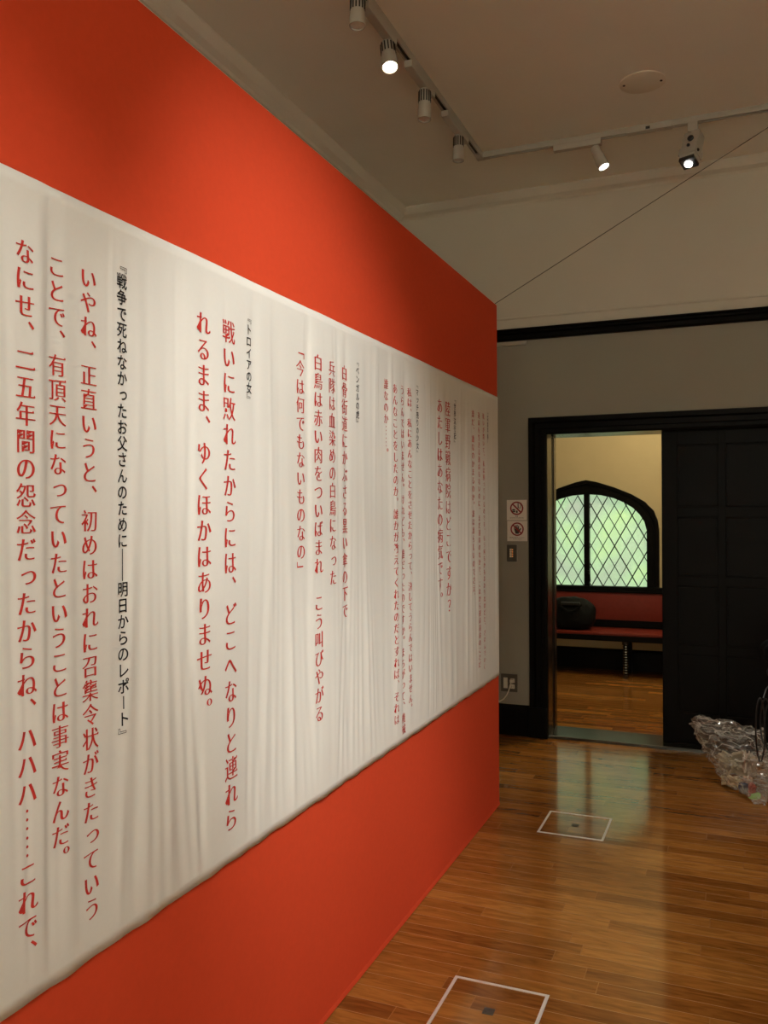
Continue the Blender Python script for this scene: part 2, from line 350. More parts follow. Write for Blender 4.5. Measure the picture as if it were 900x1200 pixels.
# ------------------------------------------------------------------ passage behind the doorway
b = MB(); b.box((P0-.1, D+WT, 0), (P0, PF+.2, PC)); struct(b, 'wall_left', M_tan)
b = MB(); b.box((P1, D+WT, 0), (P1+.1, PF+.2, PC)); struct(b, 'wall_right', M_tan)
XM = -.187
half = [(0, 1.600), (.133, 1.589), (.247, 1.560), (.337, 1.520), (.412, 1.473), (.471, 1.412), (.512, 1.345), (.531, 1.270)]
halfo = [(0, 1.730), (.095, 1.711), (.247, 1.661), (.397, 1.597), (.516, 1.526), (.592, 1.445), (.626, 1.357), (.637, 1.270)]
def arch(pts, z0): return [(XM-a, z) for a, z in reversed(pts)][:-1] + [(XM+a, z) for a, z in pts] + [(XM+pts[-1][0], z0), (XM-pts[-1][0], z0)]
def ring(m, outer, inner, y0, y1):
    n = len(outer); t = bmesh.new()
    V = [[t.verts.new((x, y, z)) for x, z in poly] for poly, y in ((outer, y0), (inner, y0), (inner, y1), (outer, y1))]
    for k in range(4):
        a, b2 = V[k], V[(k+1) % 4]
        for i in range(n):
            j = (i+1) % n; t.faces.new((a[i], a[j], b2[j], b2[i]))
    bmesh.ops.recalc_face_normals(t, faces=t.faces[:]); m.merge(t)
ZS = .755
hole = arch([(a+.03, z+.03) for a, z in half], ZS-.03)
# far wall with the arched hole
t = bmesh.new(); outer = [(P0, 0), (P1, 0), (P1, PC), (P0, PC)]
for y in (PF, PF+.2):
    tri = tessellate_polygon([[Vector((x, z, 0)) for x, z in outer], [Vector((x, z, 0)) for x, z in hole]])
    vs_ = [t.verts.new((x, y, z)) for x, z in outer+hole]
    for f_ in tri:
        try: t.faces.new([vs_[i] for i in f_])
        except ValueError: pass
n = len(hole); A = [t.verts.new((x, PF, z)) for x, z in hole]; B = [t.verts.new((x, PF+.2, z)) for x, z in hole]
for i in range(n): t.faces.new((A[i], B[i], B[(i+1) % n], A[(i+1) % n]))
bmesh.ops.remove_doubles(t, verts=t.verts[:], dist=1e-5); bmesh.ops.recalc_face_normals(t, faces=t.faces[:])
m = MB(); m.merge(t); struct(m, 'wall_far', M_tan)
win = empty('window_1', (XM, PF, ZS), kind='structure')
def wpart(mb, name, mt, parent=win): return shift(mb, (-XM, -PF, -ZS)).build(name, mt, parent)
m = MB(); mid = [(a+(c_-a)*.55, z+(zz-z)*.55) for (a, z), (c_, zz) in zip(half, halfo)]; m2 = [(a+(c_-a)*.75, z+(zz-z)*.75) for (a, z), (c_, zz) in zip(half, halfo)]
ring(m, arch(halfo, ZS-.045), arch(m2, ZS-.02), PF-.045, PF+.01); ring(m, arch(m2, ZS-.02), arch(mid, ZS-.015), PF-.022, PF+.01); ring(m, arch(mid, ZS-.015), arch(half, ZS+.004), PF-.034, PF+.06)
wpart(m, 'window_frame', M_dark)
m = MB(); m.box((XM-.024, PF-.03, ZS), (XM+.024, PF+.05, 1.60), .004); wpart(m, 'mullion', M_dark)
m = MB(); m.box((XM-.70, PF-.06, ZS-.04), (XM+.70, PF+.05, ZS+.004), .004); wpart(m, 'window_sill', M_dark)
def inside(x, z, poly):
    r = False; n = len(poly)
    for i in range(n):
        (x1, z1), (x2, z2) = poly[i], poly[i-1]
        if (z1 > z) != (z2 > z) and x < (x2-x1)*(z-z1)/(z2-z1)+x1: r = not r
    return r
gl = arch(half, ZS)
for s in (-1, 1):
    # pane: one half of the arch
    P = [(XM+s*a, z) for a, z in half]+[(XM+s*half[-1][0], ZS), (XM, ZS)]
    tri = tessellate_polygon([[Vector((x, z, 0)) for x, z in P]])
    t = bmesh.new(); V = [t.verts.new((x, PF+.030, z)) for x, z in P]; V2 = [t.verts.new((x, PF+.036, z)) for x, z in P]
    for f_ in tri: t.faces.new([V[i] for i in f_]); t.faces.new([V2[i] for i in f_[::-1]])
    for i in range(len(P)): t.faces.new((V[i], V[i-1], V2[i-1], V2[i]))
    bmesh.ops.recalc_face_normals(t, faces=t.faces[:])
    m = MB(); m.merge(t); pn = wpart(m, 'pane', M_pane)
    # lead lattice clipped to the pane
    m = MB(); px, pz = .104, .185
    for dirn in (-1, 1):
        for k in range(-16, 17):
            pts = []
            N = 240
            for i in range(N+1):
                z = ZS+(1.62-ZS)*i/N; x = XM+s*.035+k*px+dirn*(z-ZS)*px/pz*1.0
                pts.append((x, z, inside(x, z, P)))
            run = [(x, z) for x, z, q in pts if q]
            if len(run) > 2:
                a, b2 = run[0], run[-1]; r_ = .0056 if k % 3 == (0 if dirn > 0 else 1) else .0040
                m.tube([(a[0], PF+.027, a[1]), (b2[0], PF+.027, b2[1])], r_, 6)
    lead = wpart(m, 'lead_lattice', M_signblk, pn); lead.parent = pn
m = MB(); m.lathe([(.016, 0), (.016, .012), (.010, .016)], 16, Matrix.Translation((XM+.014, PF-.03, .885)) @ Matrix.Rotation(PI/2, 4, 'X')); m.tube([(XM+.014, PF-.046, .885), (XM+.03, PF-.052, .86), (XM+.034, PF-.052, .80)], .006, 8); wpart(m, 'latch', M_dark)
m = MB(); m.prism([(PF, 0), (PF-.03, 0), (PF-.03, .170), (PF-.02, .186), (PF, .19)], 'x', P0, P1); struct(m, 'baseboard_far', M_dark)

# ------------------------------------------------------------------ passage bench with red leather
BX0, BX1, BY0, BY1 = -1.35, 1.75, 7.58, 7.955
bench = empty('bench', (.2, 7.77, 0), 'long dark wooden bench with red leather seat and backrest under the arched window', 'bench')
def bp_(mb, name, mt, par=bench, sm=False): return shift(mb, (-.2, -7.77, 0)).build(name, mt, par, sm)
m = MB(); m.box((BX0+.03, BY0+.008, .362), (BX1-.03, BY1-.02, .392), .012); bp_(m, 'seat_cushion', M_leather, sm=True)
m = MB(); m.box((BX0, BY0, .318), (BX1, BY0+.035, .366), .004); m.box((BX0, BY1-.035, .318), (BX1, BY1, .366), .004); m.box((BX0, BY0+.03, .33), (BX1, BY1-.03, .362)); bp_(m, 'seat_frame', M_dark)
m = MB(); m.box((BX0+.03, PF-.075, .455), (BX1-.03, PF-.040, .712), .012); bp_(m, 'backrest', M_leather, sm=True)
m = MB(); m.box((BX0, PF-.085, .708), (BX1, PF-.035, .722), .003); m.box((BX0, PF-.085, .396), (BX1, PF-.035, .462), .004); bp_(m, 'backrest_rail', M_dark)
def bobbin(x, y):
    pr = [(.026, 0), (.026, .03), (.018, .036)]; z = .036
    for k in range(11):
        for a in range(5): pr.append((.0155+.0105*math.sin(PI*a/4), z+.0225*a/4))
        z += .0225
    pr += [(.018, .284), (.028, .292), (.028, .330)]
    m = MB(); m.lathe(pr, 20, Matrix.Translation((x, y, 0))); return m
for x in (-1.15, .197, 1.55):
    bp_(bobbin(x, BY0+.03), 'leg', M_gloss, sm=True)
    m = MB(); m.box((x-.022, BY1-.07, 0), (x+.022, BY1-.025, .33), .004); bp_(m, 'leg', M_dark)
m = MB()
for x in (-1.15, .197, 1.55): m.box((x-.012, BY0+.05, .08), (x+.012, BY1-.05, .11))
bp_(m, 'stretcher', M_dark)

# black soft bag on the bench
bg = empty('travel_bag', (-.27, 7.70, .392), 'black nylon soft bag slumped on the red bench at the left of the doorway view', 'bag')
t = bmesh.new(); bmesh.ops.create_icosphere(t, subdivisions=5, radius=1)
rng = random.Random(5)
from mathutils import noise as mn
for v in t.verts:
    p = v.co; q = Vector((math.copysign(abs(p.x)**.62, p.x), math.copysign(abs(p.y)**.75, p.y), math.copysign(abs(p.z)**.60, p.z)))
    z = q.z*.145
    sag = 1-.34*max(0, q.x)**2*max(0, q.z)
    q2 = Vector((q.x*.20, q.y*.105*(1.0-.28*max(0, q.z)), z*sag+.143))
    nn = p.normalized()
    q2 += nn*(.010*mn.noise(q2*14)+.006*abs(mn.noise(q2*Vector((26, 26, 14)).x)))
    q2.z = max(q2.z, 0.001)
    v.co = q2
m = MB(); m.merge(t); m.build('body', M_bagcloth, bg, True)
m = MB(); hp = [(-.10+.2*i/12, -.108-.012*math.sin(PI*i/12), .235-.065*math.sin(PI*i/12)) for i in range(13)]
m.tube(hp, .008, 8); m.build('handle', M_bagcloth, bg, True)
m = MB(); m.box((-.085, -.112, .225), (.085, -.094, .252), .005); m.build('zip_flap', M_blackpl, bg)

# passage ceiling lamp (out of the frame, lights the tan wall)
def dome_lamp(x, y, z):
    t = empty('ceiling_lamp', (x, y, z), 'round white ceiling lamp in the passage behind the doorway', 'lamp')
    m = MB(); m.lathe([(.17, 0), (.17, -.02), (.15, -.025)], 32); m.build('base', M_white, t, True)
    m = MB(); m.lathe([(.15, -.02), (.145, -.06), (.11, -.095), (.05, -.112), (.005, -.115)], 32); m.build('lamp_shade', M_lamp, t, True)
dome_lamp(.9, 6.7, PC)
d = bpy.data.lights.new('ceiling_lamp_light', 'POINT'); d.energy = P_PASSAGE; d.color = (1, .87, .56); d.shadow_soft_size = .15
o = bpy.data.objects.new('ceiling_lamp_light', d); COL.objects.link(o); o.location = (.9, 6.7, PC-.30)

# ------------------------------------------------------------------ red partition
PY0 = -1.4
part = empty('partition', (-.06, 1.4, 0), 'tall red fabric covered exhibition partition standing along the left of the room', 'partition')
m = MB(); m.box((-.12, PY0, 0.004), (0, Y1, ZT), .003); shift(m, (.06, -1.4, 0)).build('panel', M_red, part)
m = MB(); m.prism([(-.001, .004), (.003, .004), (.0024, .008), (.0008, .018), (-.001, .020)], 'y', PY0, Y1); shift(m, (.06, -1.4, 0)).build('fabric_hem', M_red, part)
# ------------------------------------------------------------------ hanging banner with lettering
Z0, Z1 = .6445, 2.0085; BY_0 = -.9
rs = np.random.RandomState(11)
RID = []
for k in range(330):
    y = rs.uniform(BY_0, Y1); wd = rs.uniform(.010, .034)*(1.0 if k < 120 else .55)
    am = rs.uniform(-.0042, .0042)*(wd/.020)**.8
    sl = rs.normal(0, .010); zc = rs.choice([Z0-.1, Z1+.1, (Z0+Z1)/2], p=[.42, .33, .25]); ext = rs.uniform(.35, 1.1)
    RID.append((y, wd, am, sl, zc, ext))
for fy, zt_ in ((2.42, 1.35), (3.10, 1.30), (1.95, 1.1), (1.42, 1.25), (3.6, 1.2)):      # folds fanning out towards the hem
    for q in np.linspace(-.16, .16, 9):
        RID.append((fy+q*.25, .013, rs.uniform(.0018, .0042)*rs.choice([-1, 1]), q*.55, Z0-.15, .75))
def wrinkle(y, z):
    y = np.asarray(y, float); z = np.asarray(z, float)
    d = .0035*np.sin(y*9.0+.6*np.sin(y*3.1))+.0015*np.sin(y*23+1.3+.4*z)
    for (yc, wd, am, sl, zc, ext) in RID:
        yy = yc+sl*(Z1-z)
        d = d+am*np.exp(-((y-yy)/wd)**2)*np.exp(-((z-zc)/ext)**2)
    edge = np.clip(np.minimum((Z1-z), (z-Z0))/.16, 0, 1)
    edge = edge*edge*(3-2*edge)
    return .0020+(.0060+.0056*np.tanh(d*1.35/.0056)*(.22+.78*edge))*np.clip((Y1-y)/.03, .1, 1)
def banner_mesh():
    ny, nz = 1100, 60
    ys = np.linspace(BY_0, Y1-.001, ny); zs = np.linspace(Z0, Z1, nz)
    Yg, Zg = np.meshgrid(ys, zs, indexing='ij'); W = wrinkle(Yg, Zg)
    hem = .0012*np.sin(Yg*31)+.0010*np.sin(Yg*57+1)
    Zg = Zg+np.where(np.arange(nz)[None, :] == 0, hem, 0)
    V = np.stack([W, Yg, Zg], -1).reshape(-1, 3)
    V2 = V.copy(); V2[:, 0] -= .0012
    idx = np.arange(ny*nz).reshape(ny, nz)
    q = np.stack([idx[:-1, :-1], idx[1:, :-1], idx[1:, 1:], idx[:-1, 1:]], -1).reshape(-1, 4)
    F = [tuple(a) for a in q.tolist()]+[tuple(a[::-1]) for a in (q+ny*nz).tolist()]
    n0 = ny*nz
    bd = list(idx[:, 0])+list(idx[-1, 1:])+list(idx[-2::-1, -1])+list(idx[0, -2:0:-1])
    for i in range(len(bd)):
        a, b_ = int(bd[i-1]), int(bd[i]); F.append((b_, a, a+n0, b_+n0))
    return np.concatenate([V, V2]).tolist(), F
ban = empty('banner', (.015, 1.6, Z0), 'long wrinkled white cloth banner with columns of Japanese writing on the red partition', 'banner')
V, Fc = banner_mesh(); V = [(a-.015, b_-1.6, c_-Z0) for a, b_, c_ in V]
raw('cloth', V, Fc, M_cloth, ban, True)

# lettering: outlines of the built-in font, stroke contrast changed to a brush/Ming look for the red lines
GLY = {}
VERT = {'『': '﹃', '』': '﹄', '「': '﹁', '」': '﹂'}
def outlines(ch):
    c = bpy.data.curves.new('t', 'FONT'); c.body = ch; c.size = 1
    o = bpy.data.objects.new('t', c); COL.objects.link(o); dg = bpy.context.evaluated_depsgraph_get(); oe = o.evaluated_get(dg)
    cv = oe.to_curve(dg); polys = []
    for s in cv.splines:
        P = []; bp = list(s.bezier_points); n = len(bp)
        for i in range(n):
            a, b_ = bp[i], bp[(i+1) % n]; p0, p1, p2, p3 = [Vector((q.x, q.y)) for q in (a.co, a.handle_right, b_.handle_left, b_.co)]
            ch_ = (p3-p0).length; dev = max(((p1-p0)-(p3-p0)*((p1-p0).dot(p3-p0)/max(ch_*ch_, 1e-9))).length, ((p2-p0)-(p3-p0)*((p2-p0).dot(p3-p0)/max(ch_*ch_, 1e-9))).length)
            st = 1 if dev < .002 else (3 if ch_ < .12 else 6)
            if st == 1 and ch_ > .3: st = 3
            for k in range(st):
                u = k/st; P.append(p0*(1-u)**3+p1*3*u*(1-u)**2+p2*3*u*u*(1-u)+p3*u**3)
        Q = []
        for p in P:
            if not Q or (p-Q[-1]).length > 1e-4: Q.append(p)
        if len(Q) > 2 and (Q[0]-Q[-1]).length < 1e-4: Q.pop()
        if len(Q) > 2: polys.append(Q)
    oe.to_curve_clear(); bpy.data.objects.remove(o); bpy.data.curves.remove(c)
    return polys
def area(P): return sum(P[i-1].x*P[i].y-P[i].x*P[i-1].y for i in range(len(P)))/2
def contrast(polys, dx, dy):
    sgn = 1 if sum(area(P) for P in polys) > 0 else -1
    out = []
    for P in polys:
        n = len(P); off = []
        for i in range(n):
            e = P[(i+1) % n]-P[i]; l = max(e.length, 1e-6); nx, ny = sgn*e.y/l, -sgn*e.x/l
            off.append((nx, ny, dx*nx*nx+dy*ny*ny))
        Q = []
        for i in range(n):
            a, b_ = off[i-1], off[i]; det = a[0]*b_[1]-a[1]*b_[0]
            if abs(det) < .25: v = Vector(((a[0]*a[2]+b_[0]*b_[2])/2, (a[1]*a[2]+b_[1]*b_[2])/2))
            else: v = Vector(((a[2]*b_[1]-b_[2]*a[1])/det, (a[0]*b_[2]-b_[0]*a[2])/det))
            if v.length > .03: v *= .03/v.length
            Q.append(P[i]+v)
        # small triangular tick where a thin horizontal stroke ends at the right
        R = []; drop = False
        for i in range(n):
            p, q = Q[i], Q[(i+1) % n]; e = P[(i+1) % n]-P[i]
            pe, ne = P[i]-P[i-1], P[(i+2) % n]-P[(i+1) % n]
            if drop: drop = False
            else: R.append(p)
            if i < n-1 and dy < 0 and .03 < abs(e.y) < .10 and abs(e.x) < .02 and off[i][0] > .9 and abs(pe.x) > .14 and abs(pe.y) < .02 and abs(ne.x) > .14 and abs(ne.y) < .02:
                if e.y < 0: R[-1:] = [p+Vector((-.085, 0)), p+Vector((-.030, .060)), p+Vector((.008, .012))]
                else: R += [q+Vector((.008, .012)), q+Vector((-.030, .060)), q+Vector((-.085, 0))]; drop = True
        out.append(R)
    return out
def glyph(ch, black):
    key = (ch, black)
    if key in GLY: return GLY[key]
    rot = ch in 'ー…―'
    P = outlines(VERT.get(ch, ch))
    if ch == '？':
        xs = [p.x for q in P for p in q]; s_ = .5-(min(xs)+max(xs))/2
        for q in P:
            for p in q: p.x += s_
    per = sum((q[i]-q[i-1]).length for q in P for i in range(len(q)))
    if not rot and ch not in '『』「」': P = contrast(P, min(.028, max(.003, .038-.0023*per)), -.013 if per < 9 else -.009) if not black else contrast(P, .015, .010)
    # centre of the cell at the origin
    P = [[Vector((p.x-.5, p.y-.38)) for p in q] for q in P]
    if rot: P = [[Vector((p.y-(0.0 if ch == 'ー' else (-.07 if ch == '―' else -.33)), -p.x)) for p in q] for q in P]
    if ch in '、。': P = [[Vector((p.x+.60, p.y+.62)) for p in q] for q in P]
    if ch in 'っゃゅょッャュョ': P = [[Vector((p.x+.10, p.y+.08)) for p in q] for q in P]
    flat, tri = [], []
    if P:
        ars = [area(q) for q in P]; sgn = 1 if max(ars, key=abs) > 0 else -1
        outs = [i for i, a in enumerate(ars) if a*sgn > 0]; holes = [i for i, a in enumerate(ars) if a*sgn < 0]; own = {i: [] for i in outs}
        for h in holes:
            c_ = [i for i in outs if i in own and abs(ars[i]) > abs(ars[h]) and inside(P[h][0].x, P[h][0].y, [(p.x, p.y) for p in P[i]])]
            if not c_: own[h] = []
            else: own[min(c_, key=lambda i: abs(ars[i]))].append(h)
        for i in own:
            grp = [P[i]]+[P[h] for h in own[i]]; n0 = len(flat)
            tri += [tuple(n0+k for k in f_) for f_ in tessellate_polygon([[Vector((p.x, p.y, 0)) for p in q] for q in grp])]
            flat += [p for q in grp for p in q]
    GLY[key] = (flat, tri); return GLY[key]
COLS = [
(1.080, 1.8827, 0.0447, 0, 'なにせ、二五年間の怨念だったからね、ハハハ……これで、'),
(1.158, 1.8795, 0.0430, 0, 'ことで、有頂天になっていたということは事実なんだ。'),
(1.237, 1.8784, 0.0442, 0, 'いやね、正直いうと、初めはおれに召集令状がきたっていう'),
(1.326, 1.9259, 0.0311, 1, '『戦争で死ねなかったお父さんのために――明日からのレポート』'),
(1.588, 1.8668, 0.0570, 0, 'れるまま、ゆくほかはありませぬ。'),
(1.691, 1.8676, 0.0593, 0, '戦いに敗れたからには、どこへなりと連れら'),
(1.787, 1.9201, 0.0283, 1, '『トロイアの女』'),
(2.054, 1.8891, 0.0496, 0, '「今は何でもないものなの」'),
(2.146, 1.8689, 0.0518, 0, '白鳥は赤い肉をついばまれ　こう叫びやがる'),
(2.236, 1.8660, 0.0505, 0, '兵隊は血染めの白鳥になった'),
(2.329, 1.8673, 0.0510, 0, '白骨街道にかぶさる黒い傘の下で'),
(2.424, 1.9159, 0.0273, 1, '『ベンガルの虎』'),
(2.669, 1.8802, 0.0390, 0, '誰なのか……。'),
(2.738, 1.8735, 0.0393, 0, 'あんなことをしたのか。誰かが教えてくれたのだとすれば、それは'),
(2.808, 1.8780, 0.0385, 0, 'うらんではいません。けれども、誰だったのですか。まちがって、機械'),
(2.871, 1.8771, 0.0366, 0, '私は、私にあんなことをさせたからって、決してうらんではいません。'),
(2.951, 1.9154, 0.0279, 1, '『マッチ売りの少女』'),
(3.223, 1.8692, 0.0644, 0, 'あたしはあなたの病気です。'),
(3.332, 1.8692, 0.0670, 0, '陸軍野戦病院はどこですか？'),
(3.430, 1.9193, 0.0305, 1, '『世界流行記』'),
(3.678, 1.8841, 0.0371, 0, '誰だ、誰なのかまるのか。誰は誰らしいのでさえ、'),
(3.759, 1.8848, 0.0333, 0, '運命を生きる運命もないのに、まだ運命のなかで、これから運命運命のことだ'),
(3.837, 1.8888, 0.0313, 0, '戦いが開いて、私は勝っているのです、もう何もかもおわりなのだと、さけんでいく'),
(3.936, 1.9190, 0.0292, 1, '『流浪芸術』')]
for (y, zt_, pit, blk, txt) in COLS:
    y, zt_, pit = y*.994, 1.45+(zt_-1.45)*.994, pit*.994      # the cloth hangs a few millimetres in front of the partition
    vs_, fs_ = [], []
    em = pit*(.99 if blk else .97)
    for i, ch in enumerate(txt):
        if ch == '　': continue
        flat, tri = glyph(ch, blk); n0 = len(vs_)
        # the partition runs away from the camera, so reading left to right is towards +y
        vs_ += [(y+p.x*em, zt_-i*pit+p.y*em) for p in flat]; fs_ += [tuple(n0+k for k in f_) for f_ in tri]
    A = np.array(vs_); X = wrinkle(A[:, 0], A[:, 1])+.0011
    V3 = [(X[i]-.015, A[i, 0]-1.6, A[i, 1]-Z0) for i in range(len(vs_))]
    ob = raw('lettering', V3, fs_, M_tblk if blk else M_tred, ban)
    tag(ob, 'column of small black vertical title lettering' if blk else 'column of red vertical brush-style lettering')

# ------------------------------------------------------------------ lighting tracks
def track(axis, p, a, b, slots, label):
    """p: (x or y, z of ceiling)"""
    t = empty('lighting_track', ((p, (a+b)/2, CZ) if axis == 'y' else ((a+b)/2, p, CZ)), label, 'track')
    c0 = t.location.copy()
    def bx(u0, u1, v0, v1, z0, z1, bev=0):
        m = MB()
        if axis == 'y': m.box((p+v0, u0, z0), (p+v1, u1, z1), bev)
        else: m.box((u0, p+v0, z0), (u1, p+v1, z1), bev)
        return m
    m = bx(a, b, -.018, .018, CZ-.008, CZ)
    for q in (-.018, .010):
        k = bx(a, b, q, q+.008, CZ-.030, CZ-.006); me = bpy.data.meshes.new('t'); k.bm.to_mesh(me); m.bm.from_mesh(me); bpy.data.meshes.remove(me)
    shift(m, -c0).build('rail', M_white, t)
    m = bx(a+.01, b-.01, -.0099, .0099, CZ-.020, CZ-.009); shift(m, -c0).build('slot', M_shade, t)
    for s0, s1 in slots:
        m = bx(s0, s1, -.0105, .0105, CZ-.0315, CZ-.022, .001); shift(m, -c0).build('slot_cover', M_white, t)
    return t
TX, TY = -.26, 4.75
track('y', TX, .4, TY-.02, [(3.30, 3.42), (3.60, 3.78), (4.12, 4.30)], 'white ceiling lighting track running away above the red partition')
TRK2 = track('x', TY, TX+.02, 3.2, [(.13, .38), (.56, .80)], 'white ceiling lighting track crossing the room parallel to the door wall')
m = MB(); m.box((TX-.022, TY-.022, CZ-.033), (TX+.022, TY+.022, CZ), .003); m.box((TX-.02, TY-.06, CZ-.032), (TX+.02, TY-.02, CZ), .002); m.box((TX+.02, TY-.02, CZ-.032), (TX+.06, TY+.02, CZ), .002)
shift(m, -TRK2.location).build('corner_joint', M_white, TRK2)
m = MB(); m.box((.555, TY-.022, CZ-.034), (.785, TY+.022, CZ), .003); m.box((.655, TY-.0225, CZ-.026), (.675, TY-.0215, CZ-.016)); jn = shift(m, -TRK2.location).build('feed_joint', M_white, TRK2)
m = MB(); m.box((.652, TY-.024, CZ-.028), (.674, TY-.0218, CZ-.014)); shift(m, -TRK2.location).build('screw_recess', M_shade, jn)

def spot_head(axis, at, adapter_from, adapter_to, aim, r, length, lens_mat, label, fins=True, group=None, drop=.05):
    """a track spotlight: adapter box along the track, stem, tilted cylindrical head"""
    px, py = at; t = empty('track_spotlight', (px, py, CZ-.03), label, 'spotlight', group)
    c0 = t.location.copy()
    m = MB()
    if axis == 'y': m.box((px-.019, adapter_from, CZ-.062), (px+.019, adapter_to, CZ-.0305), .003)
    else: m.box((adapter_from, py-.019, CZ-.062), (adapter_to, py+.019, CZ-.0305), .003)
    shift(m, -c0).build('track_adapter', M_white, t)
    aim = Vector(aim).normalized(); piv = Vector((px, py, CZ-.062-drop))
    m = MB(); m.tube([(px, py, CZ-.060), tuple(piv)], .008, 12); side = aim.cross(Vector((0, 1, 0)) if axis == 'x' else Vector((1, 0, 0))).normalized()
    shift(m, -c0).build('stem', M_white, t, True)
    R = Matrix.Translation(piv) @ aim.to_track_quat('Z', 'Y').to_matrix().to_4x4()
    L = length; m = MB()
    m.lathe([(r*.70, -L*.34), (r*.84, -L*.32), (r*.88, L*.12), (r*.98, L*.30), (r, L*.60), (r, L*.66), (r*.9, L*.66), (r*.88, L*.60)], 32, R, cap=False)
    m.lathe([(.001, -L*.34), (r*.70, -L*.34)], 32, R, cap=False)
    hd = shift(m, -c0).build('lamp_head', M_white, t, True)
    if fins:
        m = MB()
        for k in range(14):
            a = 2*PI*k/14; q = bmesh.new(); bmesh.ops.create_cube(q, size=1)
            for v in q.verts: v.co = Vector((v.co.x*.006+r*.855, v.co.y*.0055, v.co.z*L*.36-L*.08))
            m.merge(q, R @ Matrix.Rotation(a, 4, 'Z'))
        s_ = shift(m, -c0).build('cooling_slots', M_shade, hd)
    m = MB(); m.lathe([(.0008, L*.625), (r*.86, L*.615)], 32, R, cap=False); shift(m, -c0).build('lens', lens_mat, hd)
    return piv+aim*L*.70, aim
UN = 'unlit white track spotlights above the red partition'
p, a = spot_head('y', (TX, 3.345), 3.10, 3.40, (.22, -.30, -1), .035, .13, M_lamp, 'lit warm white track spotlight above the red partition, highest lamp glowing in the photo')
spot_light('track_spotlight_light', p, p+a, 18, 70, .6, WARM, .03)
spot_head('y', (TX, 3.80), 3.58, 3.90, (0, -.05, -1), .032, .145, M_lens_off, 'unlit slotted track spotlight above the red partition, second before the track corner')
spot_head('y', (TX, 4.33), 4.10, 4.46, (0, -.04, -1), .030, .135, M_lens_off, 'unlit slotted track spotlight nearest the corner of the ceiling tracks')
spot_head('y', (TX, 3.03), 2.80, 3.07, (0, -.05, -1), .032, .11, M_lens_off, 'unlit track spotlight cut off by the top edge of the photo', drop=.035)
p, a = spot_head('x', (.40, TY), .16, .42, (.44, -.12, -1), .031, .13, M_lampc, 'lit track spotlight on the crossing track, tilted towards the right', fins=False)
spot_light('track_spotlight_light', p, p+a, P_FLOOR, 52, .6, COOL, .03)
# gobo projector on the crossing track
pj = empty('projector_lamp', (.887, TY, CZ-.03), 'white boxy framing projector lamp with black details hanging on the crossing track', 'projector')
c0 = pj.location.copy()
m = MB(); m.box((.862, TY-.02, CZ-.075), (.912, TY+.02, CZ-.03), .004); m.box((.878, TY-.016, CZ-.14), (.896, TY+.016, CZ-.07), .003); shift(m, -c0).build('bracket', M_white, pj)
aim = Vector((-.16, -.42, -1)).normalized(); piv = Vector((.887, TY, CZ-.135)); ax_ = Vector((1, -.42, 0)); ax_ = (ax_-aim*ax_.dot(aim)).normalized(); ay_ = aim.cross(ax_)
if ay_.y < 0: ax_, ay_ = -ax_, -ay_
if ax_.cross(ay_).dot(aim) < 0: ax_ = -ax_
R = Matrix(((ax_.x, ay_.x, aim.x, piv.x), (ax_.y, ay_.y, aim.y, piv.y), (ax_.z, ay_.z, aim.z, piv.z), (0, 0, 0, 1)))
def rbox(x0, y0, z0, x1, y1, z1, bev=0):
    m = MB(); m.box((x0, y0, z0), (x1, y1, z1), bev); m.bm.transform(R); return shift(m, -c0)
hd = rbox(-.042, -.034, -.055, .042, .034, .12, .006).build('housing', M_white, pj)
rbox(-.048, -.040, .055, .048, .040, .095, .004).build('shutter_frame', M_white, hd)
m = MB()
for (x, y, z) in ((-.048, -.02, .078), (.048, -.02, .078), (.0, -.040, .045)):
    q = bmesh.new(); bmesh.ops.create_icosphere(q, subdivisions=2, radius=.009); m.merge(q, R @ Matrix.Translation((x, y, z)))
shift(m, -c0).build('shutter_knob', M_blackpl, hd)
m = MB(); m.lathe([(.016, 0), (.016, .010), (.011, .014)], 24, R @ Matrix.Translation((-.004, -.034, .0)) @ Matrix.Rotation(PI/2, 4, 'X')); shift(m, -c0).build('pivot_knob', M_blackpl, hd)
m = MB(); m.box((.036, -.02, -.05), (.046, .02, -.02), .002); m.bm.transform(R); shift(m, -c0).build('vent', M_blackpl, hd)
rbox(-.040, -.035, .112, .040, .035, .134, .003).build('nose', M_blackpl, hd)
m = MB(); m.lathe([(.001, .146), (.014, .145), (.019, .142), (.020, .134)], 32, R, cap=False); shift(m, -c0).build('lens', M_lampc, hd)
p = piv+aim*.145; spot_light('projector_lamp_light', p, p+aim, 14, 45, .4, COOL, .02)
# off-frame track lamps: spots aimed at the partition, then added fill
track('y', 3.2, -2.6, TY-.02, [], 'white ceiling lighting track along the right side of the room')
def room_spot(y, target, power, ang, blend, label, col=WARM, x=3.2):
    L = Vector((x, y, CZ-.062-.05)); a = Vector(target)-L
    p, aa = spot_head('y', (x, y), y-.22, y+.05, a, .038, .14, M_lamp, label)
    spot_light('track_spotlight_light', p, target, power, ang, blend, col, .035)
WALL_LAMPS = [
 (.9, (0, 2.2, 1.55), P_WALL, 42, 1.0, 'track spotlight on the middle track aimed at the middle of the banner'),
 (-.3, (0, 1.1, 1.38), P_WALL*.74, 33, 1.0, 'track spotlight on the middle track aimed at the near end of the banner'),
 (2.5, (0, 3.8, .3), P_FAR, 42, 1.0, 'track spotlight on the middle track aimed at the far end of the partition'),
]
track('y', 1.9, -2.6, TY-.02, [], 'white ceiling lighting track along the middle of the room')
for y, tg, pw, an, bl, lb in WALL_LAMPS: room_spot(y, tg, pw, an, bl, lb, WARM, 1.9)
